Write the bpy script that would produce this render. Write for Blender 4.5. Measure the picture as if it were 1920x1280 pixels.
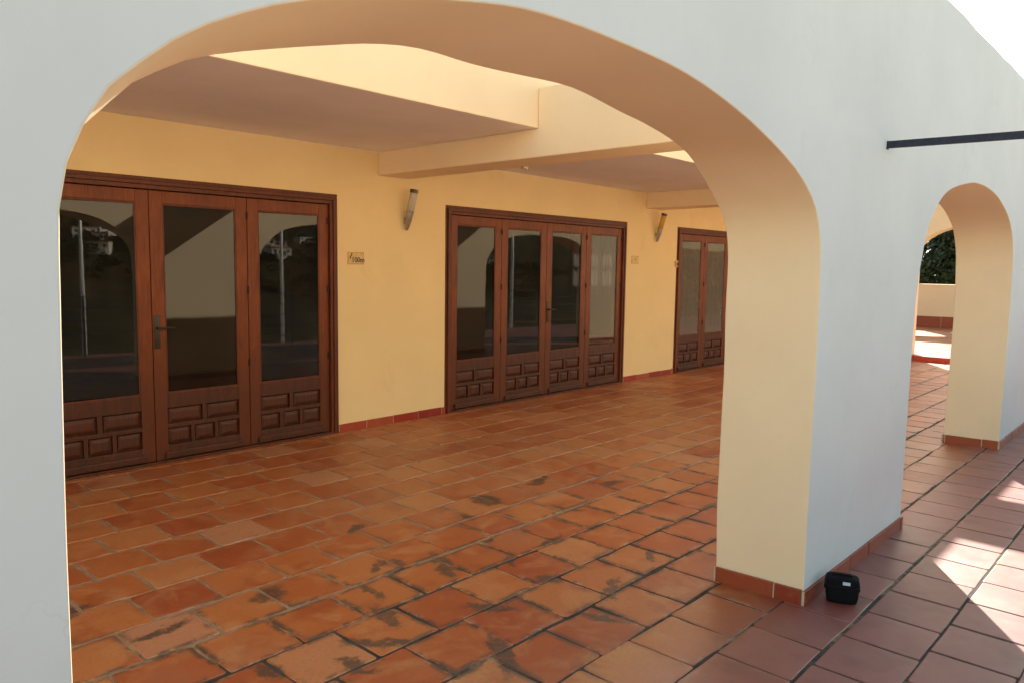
import bpy, bmesh, math, random
from mathutils import Vector, Matrix, noise

# ------------------------------------------------------------------ clear
for o in list(bpy.data.objects):
    bpy.data.objects.remove(o)
S = bpy.context.scene
COL = S.collection
random.seed(7)

# ------------------------------------------------------------------ camera
cam = bpy.data.cameras.new("camera")
cam.sensor_width = 36.0
cam.lens = 1419.46 / 1920 * 36
cam.clip_start = 0.05
cam.clip_end = 3000
co = bpy.data.objects.new("camera", cam)
COL.objects.link(co)
yaw, pitch, roll = math.radians(47.378), math.radians(5.594), math.radians(0.860)
F = Vector((math.sin(yaw) * math.cos(pitch), math.cos(yaw) * math.cos(pitch), -math.sin(pitch)))
R_ = Vector((math.cos(yaw), -math.sin(yaw), 0))
U_ = R_.cross(F)
R2 = R_ * math.cos(roll) + U_ * math.sin(roll)
U2 = U_ * math.cos(roll) - R_ * math.sin(roll)
m = Matrix((R2, U2, -F)).transposed().to_4x4()
m.translation = Vector((0, 0, 1.6))
co.matrix_world = m
S.camera = co

# ------------------------------------------------------------------ world, sun, exposure
SUN = Vector((1.42, 0.92, 1.0)).normalized()
EL = math.asin(SUN.z)
AZ = math.atan2(SUN.x, SUN.y)
W = bpy.data.worlds.new("World")
S.world = W
W.use_nodes = True
wn = W.node_tree
sky = wn.nodes.new("ShaderNodeTexSky")
sky.sky_type = 'NISHITA'
sky.sun_disc = False
sky.sun_elevation = EL
sky.sun_rotation = AZ
sky.air_density = 1.0
sky.dust_density = 1.2
sky.ozone_density = 0.6
bg = wn.nodes["Background"]
bg.inputs[1].default_value = 0.10
tint = wn.nodes.new("ShaderNodeMix")
tint.data_type = 'RGBA'
tint.blend_type = 'MULTIPLY'
tint.inputs[0].default_value = 1.0
tint.inputs[7].default_value = (1.09, 1.01, 0.78, 1)      # hazy coastal air, less blue
wn.links.new(sky.outputs[0], tint.inputs[6])
wn.links.new(tint.outputs[2], bg.inputs[0])
sl = bpy.data.lights.new("sun", 'SUN')
sl.energy = 5.0
sl.angle = math.radians(0.5)
sl.color = (1.0, 0.93, 0.82)
so = bpy.data.objects.new("sun", sl)
COL.objects.link(so)
so.rotation_euler = SUN.to_track_quat('Z', 'Y').to_euler()
so.location = (20, 14, 14)
vs = S.view_settings
vs.view_transform = 'Standard'
vs.look = 'None'
vs.gamma = 1.0
vs.exposure = 1.92
S.cycles.max_bounces = 12
S.cycles.diffuse_bounces = 8
S.cycles.transparent_max_bounces = 16
S.cycles.caustics_reflective = False
S.cycles.caustics_refractive = False
S.cycles.use_denoising = True

# ------------------------------------------------------------------ node helpers
class NT:
    def __init__(s, name):
        s.m = bpy.data.materials.new(name)
        s.m.use_nodes = True
        s.t = s.m.node_tree
        s.b = s.t.nodes["Principled BSDF"]
        s.out = s.t.nodes["Material Output"]
        s._pos = None
    def n(s, typ, **kw):
        x = s.t.nodes.new(typ)
        for k, v in kw.items():
            setattr(x, k, v)
        return x
    def put(s, sock, v):
        if isinstance(v, bpy.types.NodeSocket):
            s.t.links.new(v, sock)
        elif isinstance(v, (tuple, list)) and len(v) == 3 and sock.type == 'RGBA':
            sock.default_value = (*v, 1)
        else:
            sock.default_value = v
    def pos(s):
        if s._pos is None:
            s._pos = s.n("ShaderNodeTexCoord").outputs["Object"]
        return s._pos
    def noise(s, scale, detail=4, rough=.55, vec=None, dist=0.0, col=False):
        x = s.n("ShaderNodeTexNoise")
        s.put(x.inputs["Vector"], vec if vec is not None else s.pos())
        x.inputs["Scale"].default_value = scale
        x.inputs["Detail"].default_value = detail
        x.inputs["Roughness"].default_value = rough
        x.inputs["Distortion"].default_value = dist
        return x.outputs["Color" if col else "Fac"]
    def math(s, op, a, b=None, c=None, clamp=False):
        x = s.n("ShaderNodeMath", operation=op, use_clamp=clamp)
        s.put(x.inputs[0], a)
        if b is not None: s.put(x.inputs[1], b)
        if c is not None: s.put(x.inputs[2], c)
        return x.outputs[0]
    def vmath(s, op, a, b=None):
        x = s.n("ShaderNodeVectorMath", operation=op)
        s.put(x.inputs[0], a)
        if b is not None: s.put(x.inputs[1], b)
        return x.outputs["Value" if op in ('LENGTH', 'DISTANCE', 'DOT_PRODUCT') else "Vector"]
    def scale(s, vec, sc):
        x = s.n("ShaderNodeMapping")
        s.put(x.inputs[0], vec)
        x.inputs["Scale"].default_value = sc
        return x.outputs[0]
    def step(s, v, lo, hi, a=0.0, b=1.0):
        x = s.n("ShaderNodeMapRange", interpolation_type='SMOOTHSTEP')
        s.put(x.inputs[0], v)
        x.inputs[1].default_value = lo; x.inputs[2].default_value = hi
        x.inputs[3].default_value = a; x.inputs[4].default_value = b
        return x.outputs[0]
    def mix(s, f, a, b, mode='MIX'):
        x = s.n("ShaderNodeMix", data_type='RGBA', blend_type=mode)
        s.put(x.inputs["Factor"], f); s.put(x.inputs["A"], a) if False else None
        s.put(x.inputs[6], a); s.put(x.inputs[7], b)
        return x.outputs[2]
    def ramp(s, v, stops):
        x = s.n("ShaderNodeValToRGB")
        s.put(x.inputs[0], v)
        el = x.color_ramp.elements
        while len(el) < len(stops): el.new(0.5)
        for e, (p, c) in zip(el, stops):
            e.position = p; e.color = (*c, 1)
        return x.outputs[0]
    def bump(s, h, strength=.3, dist=.01, nrm=None):
        x = s.n("ShaderNodeBump")
        s.put(x.inputs["Height"], h)
        x.inputs["Strength"].default_value = strength
        x.inputs["Distance"].default_value = dist
        if nrm is not None: s.put(x.inputs["Normal"], nrm)
        return x.outputs[0]
    def fin(s, col, rough=.6, normal=None, metal=0.0, spec=.5):
        s.put(s.b.inputs["Base Color"], col)
        s.put(s.b.inputs["Roughness"], rough)
        s.put(s.b.inputs["Metallic"], metal)
        s.put(s.b.inputs["Specular IOR Level"], spec)
        if normal is not None: s.put(s.b.inputs["Normal"], normal)
        return s.m

def plaster(name, col, var=.06, grime=None, gk=.25, cracks=False, spec=.25):
    t = NT(name)
    big = t.noise(1.3, 5, .6)
    fine = t.noise(38, 4, .6)
    trowel = t.noise(5.5, 3, .5, dist=.6)
    c2 = tuple(x * (1 - var * 2) for x in col)
    c = t.mix(t.step(big, .3, .7), col, c2)
    c = t.mix(t.step(t.noise(14, 5, .65), .52, .78, 0, .35), c, tuple(x * (1 - var * 2.2) for x in col))
    if grime:
        g = t.noise(2.2, 7, .72, dist=.4)
        c = t.mix(t.step(g, .56, .74, 0, gk), c, grime)
    h = t.math('ADD', t.math('MULTIPLY', trowel, .7), t.math('MULTIPLY', fine, .12))
    if cracks:
        v = t.n("ShaderNodeTexVoronoi", feature='DISTANCE_TO_EDGE')
        wob = t.vmath('ADD', t.pos(), t.vmath('SCALE', t.noise(2.0, 5, .6, col=True)))
        wob.node.inputs[1].links and None
        t.put(v.inputs["Vector"], wob)
        v.inputs["Scale"].default_value = .7
        k = t.step(v.outputs["Distance"], .0, .004, 1, 0)
        k = t.math('MULTIPLY', k, t.step(t.noise(1.1, 3), .53, .62))
        c = t.mix(t.math('MULTIPLY', k, .34), c, tuple(x * .6 for x in col))
    nb = t.bump(h, .4, .006)
    return t.fin(c, .85, nb, spec=spec)

M = {}
M['white'] = plaster('white wall paint', (.70, .69, .67), .035, (.52, .50, .47), .28, cracks=True)
M['cream'] = plaster('cream wall paint', (.885, .725, .50), .03)
M['yellow'] = plaster('yellow wall paint', (.80, .62, .33), .03, (.60, .44, .22), .25)
M['ceil'] = plaster('ceiling plaster', (.88, .86, .89), .04)
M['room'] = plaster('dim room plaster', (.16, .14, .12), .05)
M['farwall'] = plaster('far wall paint', (.80, .60, .36), .03)

def wood_mat(name, base, dark, weather, worn=None):
    t = NT(name)
    p = t.scale(t.pos(), (14, 14, 1.2))
    g = t.noise(3.2, 8, .65, vec=p, dist=1.2)
    big = t.noise(1.7, 4, .6)
    c = t.mix(t.step(g, .35, .68), base, dark)
    c = t.mix(t.step(big, .4, .75, 0, .5), c, tuple(x * 1.35 for x in base))
    w = t.noise(6, 8, .75, dist=.5)
    c = t.mix(t.step(w, .58 - weather * .25, .8, 0, .35 + weather * .5), c, tuple((x * .35 + .012) for x in base))
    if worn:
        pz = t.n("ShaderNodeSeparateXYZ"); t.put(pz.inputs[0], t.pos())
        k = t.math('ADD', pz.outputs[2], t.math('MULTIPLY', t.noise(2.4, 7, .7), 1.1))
        c = t.mix(t.step(k, .95, 1.55, .72, 0), c, worn)  # blends to a darker tone towards the foot of the door
    return t.fin(c, t.step(g, .3, .8, .36, .6), t.bump(g, .25, .003), spec=.32)
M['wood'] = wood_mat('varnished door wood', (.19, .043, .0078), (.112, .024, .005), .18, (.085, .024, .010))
M['wooddark'] = wood_mat('dark door panel wood', (.088, .026, .0105), (.048, .015, .007), .55)
M['frame'] = wood_mat('door frame wood', (.125, .029, .011), (.075, .018, .007), .3)

def simple(name, col, rough=.5, metal=0.0, var=.12, sc=25, bumpk=.15, spec=.5):
    t = NT(name)
    n = t.noise(sc, 5, .6)
    c = t.mix(t.step(n, .3, .72), tuple(x * (1 - var) for x in col), tuple(min(1, x * (1 + var)) for x in col))
    return t.fin(c, t.step(n, .3, .7, max(.05, rough - .07), min(1, rough + .07)), t.bump(n, bumpk, .002), metal, spec)
M['steel'] = simple('brushed steel', (.42, .38, .33), .38, .9)
M['brass'] = simple('aged brass', (.055, .045, .032), .45, .6)
M['iron'] = simple('dark painted iron', (.018, .022, .040), .45, .2, .4, 60, .5)
M['hinge'] = simple('dark hinge iron', (.05, .022, .014), .5, .5)
M['shade'] = simple('frosted glass', (.48, .43, .34), .35)
M['shadeyellow'] = simple('yellowed frosted glass', (.50, .30, .04), .35)
M['cap'] = simple('dark lamp cap', (.12, .09, .07), .4, .6)
M['plaque'] = simple('glazed sign tile', (.62, .42, .15), .3, 0, .06)
M['ink'] = simple('sign ink', (.05, .03, .035), .5)
M['inkorange'] = simple('sign border paint', (.45, .24, .06), .5)
M['black'] = simple('black nylon', (.005, .0052, .006), .85, 0, .4, 220, .4, .15)
M['blacktrim'] = simple('black trim', (.005, .005, .006), .5, 0, .3, 80, .15, .25)
M['tag'] = simple('pale fabric label', (.42, .50, .58), .6)
M['whiteplastic'] = simple('white plastic', (.50, .44, .36), .4)
M['kerb'] = simple('red painted kerb', (.42, .06, .035), .5, 0, .2, 12)
M['concrete'] = simple('grey concrete', (.35, .33, .30), .85, 0, .15, 6)
M['curtain'] = simple('brown curtain', (.26, .22, .185), .9, 0, .1, 4)
M['street'] = simple('pale bounce paving', (.62, .585, .53), .9, 0, .12, .6)  # kept pale to throw sunlight back up at the arch soffit
def sheer():
    t = NT('sheer curtain')
    t.put(t.b.inputs["Base Color"], (.16, .145, .15)); t.put(t.b.inputs["Roughness"], .9)
    tr = t.n("ShaderNodeBsdfTranslucent"); tr.inputs[0].default_value = (.085, .075, .080, 1)
    mx = t.n("ShaderNodeMixShader"); mx.inputs[0].default_value = .7
    t.put(mx.inputs[1], t.b.outputs[0]); t.put(mx.inputs[2], tr.outputs[0]); t.put(t.out.inputs[0], mx.outputs[0])
    return t.m
M['sheer'] = sheer()
M['housewhite'] = simple('house paint', (.55, .52, .48), .8)
M['housetile'] = simple('house roof tile', (.38, .16, .09), .8)
M['darkwin'] = simple('dark window', (.03, .03, .035), .2)
M['pole'] = simple('galvanised pole', (.55, .55, .55), .5, .3)
M['bark'] = simple('bark', (.10, .075, .05), .9, 0, .3, 14, .6)

def glass(dust_lo=.012, dust_hi=.05, name='door glass'):
    t = NT(name)
    lw = t.n("ShaderNodeLayerWeight")
    lw.inputs[0].default_value = .5
    f = t.math('POWER', lw.outputs["Facing"], 5.0)
    f = t.math('MULTIPLY_ADD', f, .94, .036)
    tr = t.n("ShaderNodeBsdfTransparent")
    tr.inputs[0].default_value = (.45, .44, .40, 1)
    gl = t.n("ShaderNodeBsdfGlossy")
    gl.inputs["Roughness"].default_value = 0.0
    wave = t.noise(1.6, 2, .5)
    t.put(gl.inputs["Normal"], t.bump(wave, .015, .01))
    gl.inputs[0].default_value = (.95, .95, .92, 1)
    dust = t.n("ShaderNodeBsdfDiffuse")
    dust.inputs[0].default_value = (.42, .36, .29, 1)
    mx = t.n("ShaderNodeMixShader")
    t.put(mx.inputs[0], f); t.put(mx.inputs[1], tr.outputs[0]); t.put(mx.inputs[2], gl.outputs[0])
    m2 = t.n("ShaderNodeMixShader")
    t.put(m2.inputs[0], t.step(t.noise(2.5, 6, .7), .35, .8, dust_lo, dust_hi))
    t.put(m2.inputs[1], mx.outputs[0]); t.put(m2.inputs[2], dust.outputs[0])
    t.put(t.out.inputs[0], m2.outputs[0])
    return t.m
M['glass'] = glass()
M['glassdusty'] = glass(.26, .34, 'dusty door glass')

# stains on the terrace: x, y, radius x, radius y, turn
STAINS = [(3.64, 3.567, .11, .13, 0), (1.823, 3.259, .10, .08, .3), (2.416, 3.161, .09, .035, .8), (2.50, 3.13, .04, .06, 0),
          (2.66, 2.93, .05, .21, -.5), (2.091, 2.686, .045, .14, -.3), (1.907, 2.482, .05, .16, .9), (3.579, 2.208, .10, .03, .5),
          (2.661, 3.713, .09, .045, .3), (3.089, 3.02, .05, .05, 0), (1.05, 3.72, .16, .06, .2), (2.206, 2.06, .04, .20, -.6),
          (4.269, 3.633, .17, .05, .2), (2.97, 2.709, .10, .03, .9), (2.922, 2.402, .06, .09, .3), (1.72, 2.42, .03, .12, .2),
          (2.47, 2.38, .15, .035, -.9), (1.45, 2.62, .05, .08, .4), (3.35, 2.75, .13, .03, .1), (3.9, 3.05, .05, .12, .4),
          (2.2, 2.95, .03, .13, -.2), (3.05, 2.1, .16, .03, .5), (4.6, 3.2, .14, .05, -.2), (3.3, 3.4, .05, .05, 0), (1.3, 3.25, .14, .04, .1), (2.75, 1.95, .03, .12, .3)]

def terracotta():
    t = NT('terracotta tile')
    at = t.n("ShaderNodeAttribute", attribute_name="tile")
    sp = t.n("ShaderNodeSeparateColor")
    t.put(sp.inputs[0], at.outputs["Color"])
    r, g, e = sp.outputs[0], sp.outputs[1], sp.outputs[2]
    px = t.n("ShaderNodeSeparateXYZ"); t.put(px.inputs[0], t.pos())
    ins = t.step(px.outputs[1], 1.25, 1.75)          # old worn tiles under the roof
    c_in = t.ramp(r, [(0, (.31, .064, .018)), (.3, (.36, .092, .023)), (.6, (.39, .117, .031)), (.85, (.42, .147, .046)), (.95, (.43, .175, .068)), (1, (.43, .19, .105))])
    c_out = t.ramp(r, [(0, (.185, .040, .031)), (.5, (.215, .053, .040)), (1, (.245, .070, .052))])
    c = t.mix(ins, c_out, c_in)
    off = t.n("ShaderNodeCombineXYZ"); t.put(off.inputs[2], t.math('MULTIPLY', g, 40.0))
    v = t.vmath('ADD', t.pos(), off.outputs[0])
    cl = t.noise(5.0, 4, .55, vec=v, dist=1.0)
    c = t.mix(t.math('MULTIPLY', t.step(cl, .45, .70), t.math('MULTIPLY_ADD', ins, .32, .18)), c, t.mix(ins, (.22, .095, .065), (.46, .225, .085)))
    c = t.mix(t.math('MULTIPLY', t.step(t.noise(4, 4, .6, vec=v), .50, .70), .60), c, t.mix(ins, (.13, .028, .018), (.26, .045, .011)))
    mott = t.noise(60, 5, .7)
    c = t.mix(t.step(mott, .45, .8, 0, .4), c, (.17, .05, .024))
    # worn pale rims
    rim = t.math('MULTIPLY', t.step(e, .45, 1.0), t.step(t.noise(7, 5, .65, vec=v), .5, .72))
    c = t.mix(t.math('MULTIPLY', rim, t.math('MULTIPLY_ADD', ins, .5, .25)), c, (.42, .27, .17))
    # grey film of dust and lime
    c = t.mix(t.step(t.noise(1.1, 6, .7), .48, .75, 0, .25), c, (.28, .19, .14))
    dustc = t.vmath('DISTANCE', t.scale(t.pos(), (.30, .55, 0)), (5.6*.30, 4.1*.55, 0))
    dustm = t.math('MULTIPLY', t.step(dustc, .35, 1.15, 1, 0), t.step(t.noise(1.8, 6, .7), .36, .62))
    c = t.mix(t.math('MULTIPLY', dustm, .45), c, (.42, .215, .10))
    # black stains
    wob = t.n("ShaderNodeVectorMath", operation='SCALE')
    t.put(wob.inputs[0], t.vmath('SUBTRACT', t.noise(7, 6, .7, col=True), (.5, .5, .5)))
    wob.inputs["Scale"].default_value = .22
    pw = t.vmath('ADD', t.pos(), wob.outputs[0])
    mask = None
    for (sx, sy, rx, ry, an) in STAINS:
        mp = t.n("ShaderNodeMapping", vector_type='TEXTURE')
        t.put(mp.inputs[0], pw)
        mp.inputs["Location"].default_value = (sx, sy, 0)
        mp.inputs["Rotation"].default_value = (0, 0, an)
        mp.inputs["Scale"].default_value = (rx, ry, 1)
        d = t.vmath('LENGTH', mp.outputs[0])
        k = t.step(d, .62, 1.2, 1, 0)
        mask = k if mask is None else t.math('MAXIMUM', mask, k)
    fleck = t.step(t.noise(26, 6, .78), .32, .50)
    mask = t.math('MULTIPLY', mask, fleck)
    # dirt creeping from the joints in the worn belt
    belt = t.math('MULTIPLY', t.step(px.outputs[1], 1.5, 2.0), t.step(px.outputs[1], 2.9, 4.0, 1, 0))
    creep = t.math('MULTIPLY', t.step(e, .50, .84), t.step(t.noise(5.5, 7, .74), .455, .555))
    mask = t.math('MAXIMUM', mask, t.math('MULTIPLY', t.math('MULTIPLY', creep, belt), .95))
    c = t.mix(t.math('MULTIPLY', mask, .84), c, (.052, .040, .031))
    rough = t.step(t.math('ADD', cl, t.math('MULTIPLY', mott, .2)), .4, .95, .44, .54)
    h = t.math('ADD', t.math('MULTIPLY', t.noise(9, 5, .6, vec=v), .8), t.math('MULTIPLY', mott, .15))
    return t.fin(c, rough, t.bump(h, .35, .004), spec=t.mix(ins, (.85, .85, .85), (.5, .5, .5)))
M['tile'] = terracotta()

def grout():
    t = NT('tile joints')
    px = t.n("ShaderNodeSeparateXYZ"); t.put(px.inputs[0], t.pos())
    n = t.noise(2.3, 6, .72)
    y = px.outputs[1]
    belt = t.step(y, 2.6, 3.7, .11, -.35)
    f = t.step(t.math('ADD', n, belt), .44, .60)
    f2 = t.step(t.noise(9, 5, .7), .35, .7)
    c = t.mix(f, t.mix(f2, (.31, .22, .14), (.22, .14, .085)), t.mix(f2, (.075, .062, .050), (.035, .030, .026)))
    d = t.vmath('DISTANCE', t.scale(t.pos(), (.22, 1, 0)), (5.0 * .22, .77, 0))
    mossy = t.math('MULTIPLY', t.step(d, .03, .12, 1, 0), t.step(t.noise(5, 4), .38, .5))
    c = t.mix(mossy, c, (.060, .068, .024))
    return t.fin(c, .95, t.bump(t.noise(45, 5, .7), .6, .006), spec=.2)
M['grout'] = grout()

def skirt_mat():
    t = NT('red skirting tile')
    at = t.n("ShaderNodeAttribute", attribute_name="tile")
    sp = t.n("ShaderNodeSeparateColor"); t.put(sp.inputs[0], at.outputs["Color"])
    n = t.noise(9, 6, .7, dist=.6)
    c = t.ramp(sp.outputs[0], [(0, (.24, .018, .010)), (.5, (.30, .026, .013)), (1, (.34, .065, .022))])
    c = t.mix(sp.outputs[2], c, t.ramp(sp.outputs[0], [(0, (.24, .034, .014)), (1, (.33, .075, .028))]))
    c = t.mix(t.step(n, .54, .74, 0, .55), c, (.40, .15, .07))
    return t.fin(c, .35, t.bump(n, .2, .003))
M['skirt'] = skirt_mat()
M['mortar'] = simple('white mortar', (.50, .42, .33), .9)

def foliage(name, a, b):
    t = NT(name)
    at = t.n("ShaderNodeAttribute", attribute_name="leaf")
    c = t.mix(at.outputs["Fac"], a, b)
    m = t.fin(c, .6, spec=.3)
    t.b.inputs["Subsurface Weight"].default_value = 0
    return m
M['leaf'] = foliage('tree leaves', (.010, .020, .008), (.040, .065, .022))
def hillmat():
    t = NT('hillside scrub')
    n = t.noise(.12, 8, .75); f = t.noise(.9, 5, .7)
    c = t.mix(t.step(n, .4, .65), (.020, .028, .012), (.060, .055, .028))
    c = t.mix(t.step(f, .5, .75, 0, .6), c, (.018, .026, .010))
    return t.fin(c, .95, t.bump(f, 1, 2.0), spec=.1)
M['hill'] = hillmat()
M['asphalt'] = simple('dry scrub ground', (.030, .032, .016), .95, 0, .4, .35, .4, .05)

# ------------------------------------------------------------------ mesh helpers
class MB:
    """collects shapes, linked as ONE mesh object"""
    def __init__(s):
        s.bm = bmesh.new(); s.mats = []
    def mi(s, mat):
        if mat not in s.mats: s.mats.append(mat)
        return s.mats.index(mat)
    def face(s, pts, mat, smooth=False):
        f = s.bm.faces.new([s.bm.verts.new(p) for p in pts])
        f.material_index = s.mi(mat); f.smooth = smooth
        return f
    def box(s, a, b, mat, bev=0.0, seg=2, M4=None):
        x0, y0, z0 = a; x1, y1, z1 = b
        vs_ = [s.bm.verts.new(p) for p in ((x0,y0,z0),(x1,y0,z0),(x1,y1,z0),(x0,y1,z0),(x0,y0,z1),(x1,y0,z1),(x1,y1,z1),(x0,y1,z1))]
        fs = [s.bm.faces.new([vs_[i] for i in q]) for q in ((3,2,1,0),(4,5,6,7),(0,1,5,4),(1,2,6,5),(2,3,7,6),(3,0,4,7))]
        k = s.mi(mat)
        for f in fs: f.material_index = k
        geo = vs_
        if bev > 0:
            r = bmesh.ops.bevel(s.bm, geom=list({e for f in fs for e in f.edges}), offset=bev, segments=seg, profile=.6, affect='EDGES')
            geo = list({v for f in r['faces'] for v in f.verts} | {v for v in vs_ if v.is_valid})
            for f in {f for v in geo for f in v.link_faces}: f.material_index = k
        if M4 is not None:
            bmesh.ops.transform(s.bm, matrix=M4, verts=[v for v in geo if v.is_valid])
        return geo
    def ring_tube(s, pts, radii, mat, n=12, caps=True, smooth=True):
        k = s.mi(mat); rings = []
        for i, p in enumerate(pts):
            p = Vector(p)
            d = (Vector(pts[min(i+1, len(pts)-1)]) - Vector(pts[max(i-1, 0)])).normalized()
            if d.length < 1e-6: d = Vector((0, 0, 1))
            a = d.orthogonal().normalized() if abs(d.z) > .9 else d.cross(Vector((0, 0, 1))).normalized()
            b = d.cross(a)
            rings.append([s.bm.verts.new(p + (a * math.cos(t) + b * math.sin(t)) * radii[i]) for t in [2*math.pi*j/n for j in range(n)]])
        for r0, r1 in zip(rings, rings[1:]):
            for j in range(n):
                f = s.bm.faces.new((r0[j], r0[(j+1) % n], r1[(j+1) % n], r1[j])); f.material_index = k; f.smooth = smooth
        if caps:
            for r in (rings[0], rings[-1]):
                f = s.bm.faces.new(r); f.material_index = k
    def prism(s, outline, axis, d0, d1, mat_front, mat_back, mat_side):
        """n-gon outline (u,v) in the plane across axis 'y' (x,z) or 'x' (y,z), from d0 to d1; vertices shared"""
        P = (lambda u, v, d: (u, d, v)) if axis == 'y' else (lambda u, v, d: (d, u, v))
        A = [s.bm.verts.new(P(u, v, d0)) for u, v in outline]
        B = [s.bm.verts.new(P(u, v, d1)) for u, v in outline]
        f = s.bm.faces.new(A); f.material_index = s.mi(mat_front)
        f = s.bm.faces.new(B[::-1]); f.material_index = s.mi(mat_back)
        n = len(A)
        for i in range(n):
            f = s.bm.faces.new((A[i], B[i], B[(i+1) % n], A[(i+1) % n])); f.material_index = s.mi(mat_side); f.smooth = True
        return A, B
    def build(s, name, parent=None, sharp=None, bevel=0.0, recalc=True):
        if recalc: bmesh.ops.recalc_face_normals(s.bm, faces=s.bm.faces)
        me = bpy.data.meshes.new(name)
        s.bm.to_mesh(me); s.bm.free()
        for mt in s.mats: me.materials.append(mt)
        if sharp is not None:
            me.set_sharp_from_angle(angle=math.radians(sharp))
        o = bpy.data.objects.new(name, me)
        COL.objects.link(o)
        if parent is not None: o.parent = parent
        if bevel > 0:
            md = o.modifiers.new("bevel", 'BEVEL'); md.width = bevel; md.segments = 3
            md.limit_method = 'ANGLE'; md.angle_limit = math.radians(50)
        return o

def tag(o, label=None, cat=None, group=None, kind=None):
    for k, v in (('label', label), ('category', cat), ('group', group), ('kind', kind)):
        if v: o[k] = v
    return o
def empty(name, loc=(0, 0, 0)):
    o = bpy.data.objects.new(name, None); COL.objects.link(o); o.location = loc
    o.empty_display_size = .2
    return o
def copy_tree(o, parent=None):
    c = o.copy(); COL.objects.link(c)
    if parent is not None: c.parent = parent
    for ch in list(o.children): copy_tree(ch, c)
    return c
def shift(root, loc):
    """move a thing's base to loc while its parts stay where they are"""
    L = Vector(loc); root.location = L
    for ch in root.children:
        ch.location = ch.location - L
def resample(pts, n):
    P = [Vector(p) for p in pts]
    # Catmull-Rom through the measured points, then even arc-length samples
    Q = []
    for i in range(len(P) - 1):
        p0, p1, p2, p3 = P[max(i-1, 0)], P[i], P[i+1], P[min(i+2, len(P)-1)]
        for j in range(12):
            t = j / 12
            Q.append(.5 * ((2*p1) + (p2-p0)*t + (2*p0-5*p1+4*p2-p3)*t*t + (3*p1-p0-3*p2+p3)*t**3))
    Q.append(P[-1])
    L = [0]
    for a, b in zip(Q, Q[1:]): L.append(L[-1] + (b-a).length)
    out = []; k = 0
    for i in range(n):
        s_ = L[-1] * i / (n-1)
        while k < len(L) - 2 and L[k+1] < s_: k += 1
        t = 0 if L[k+1] == L[k] else (s_-L[k])/(L[k+1]-L[k])
        out.append(Q[k].lerp(Q[k+1], min(max(t, 0), 1)))
    return out

YO, YI, YB = 1.335, 1.785, 6.06
ZT = 3.29

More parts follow.
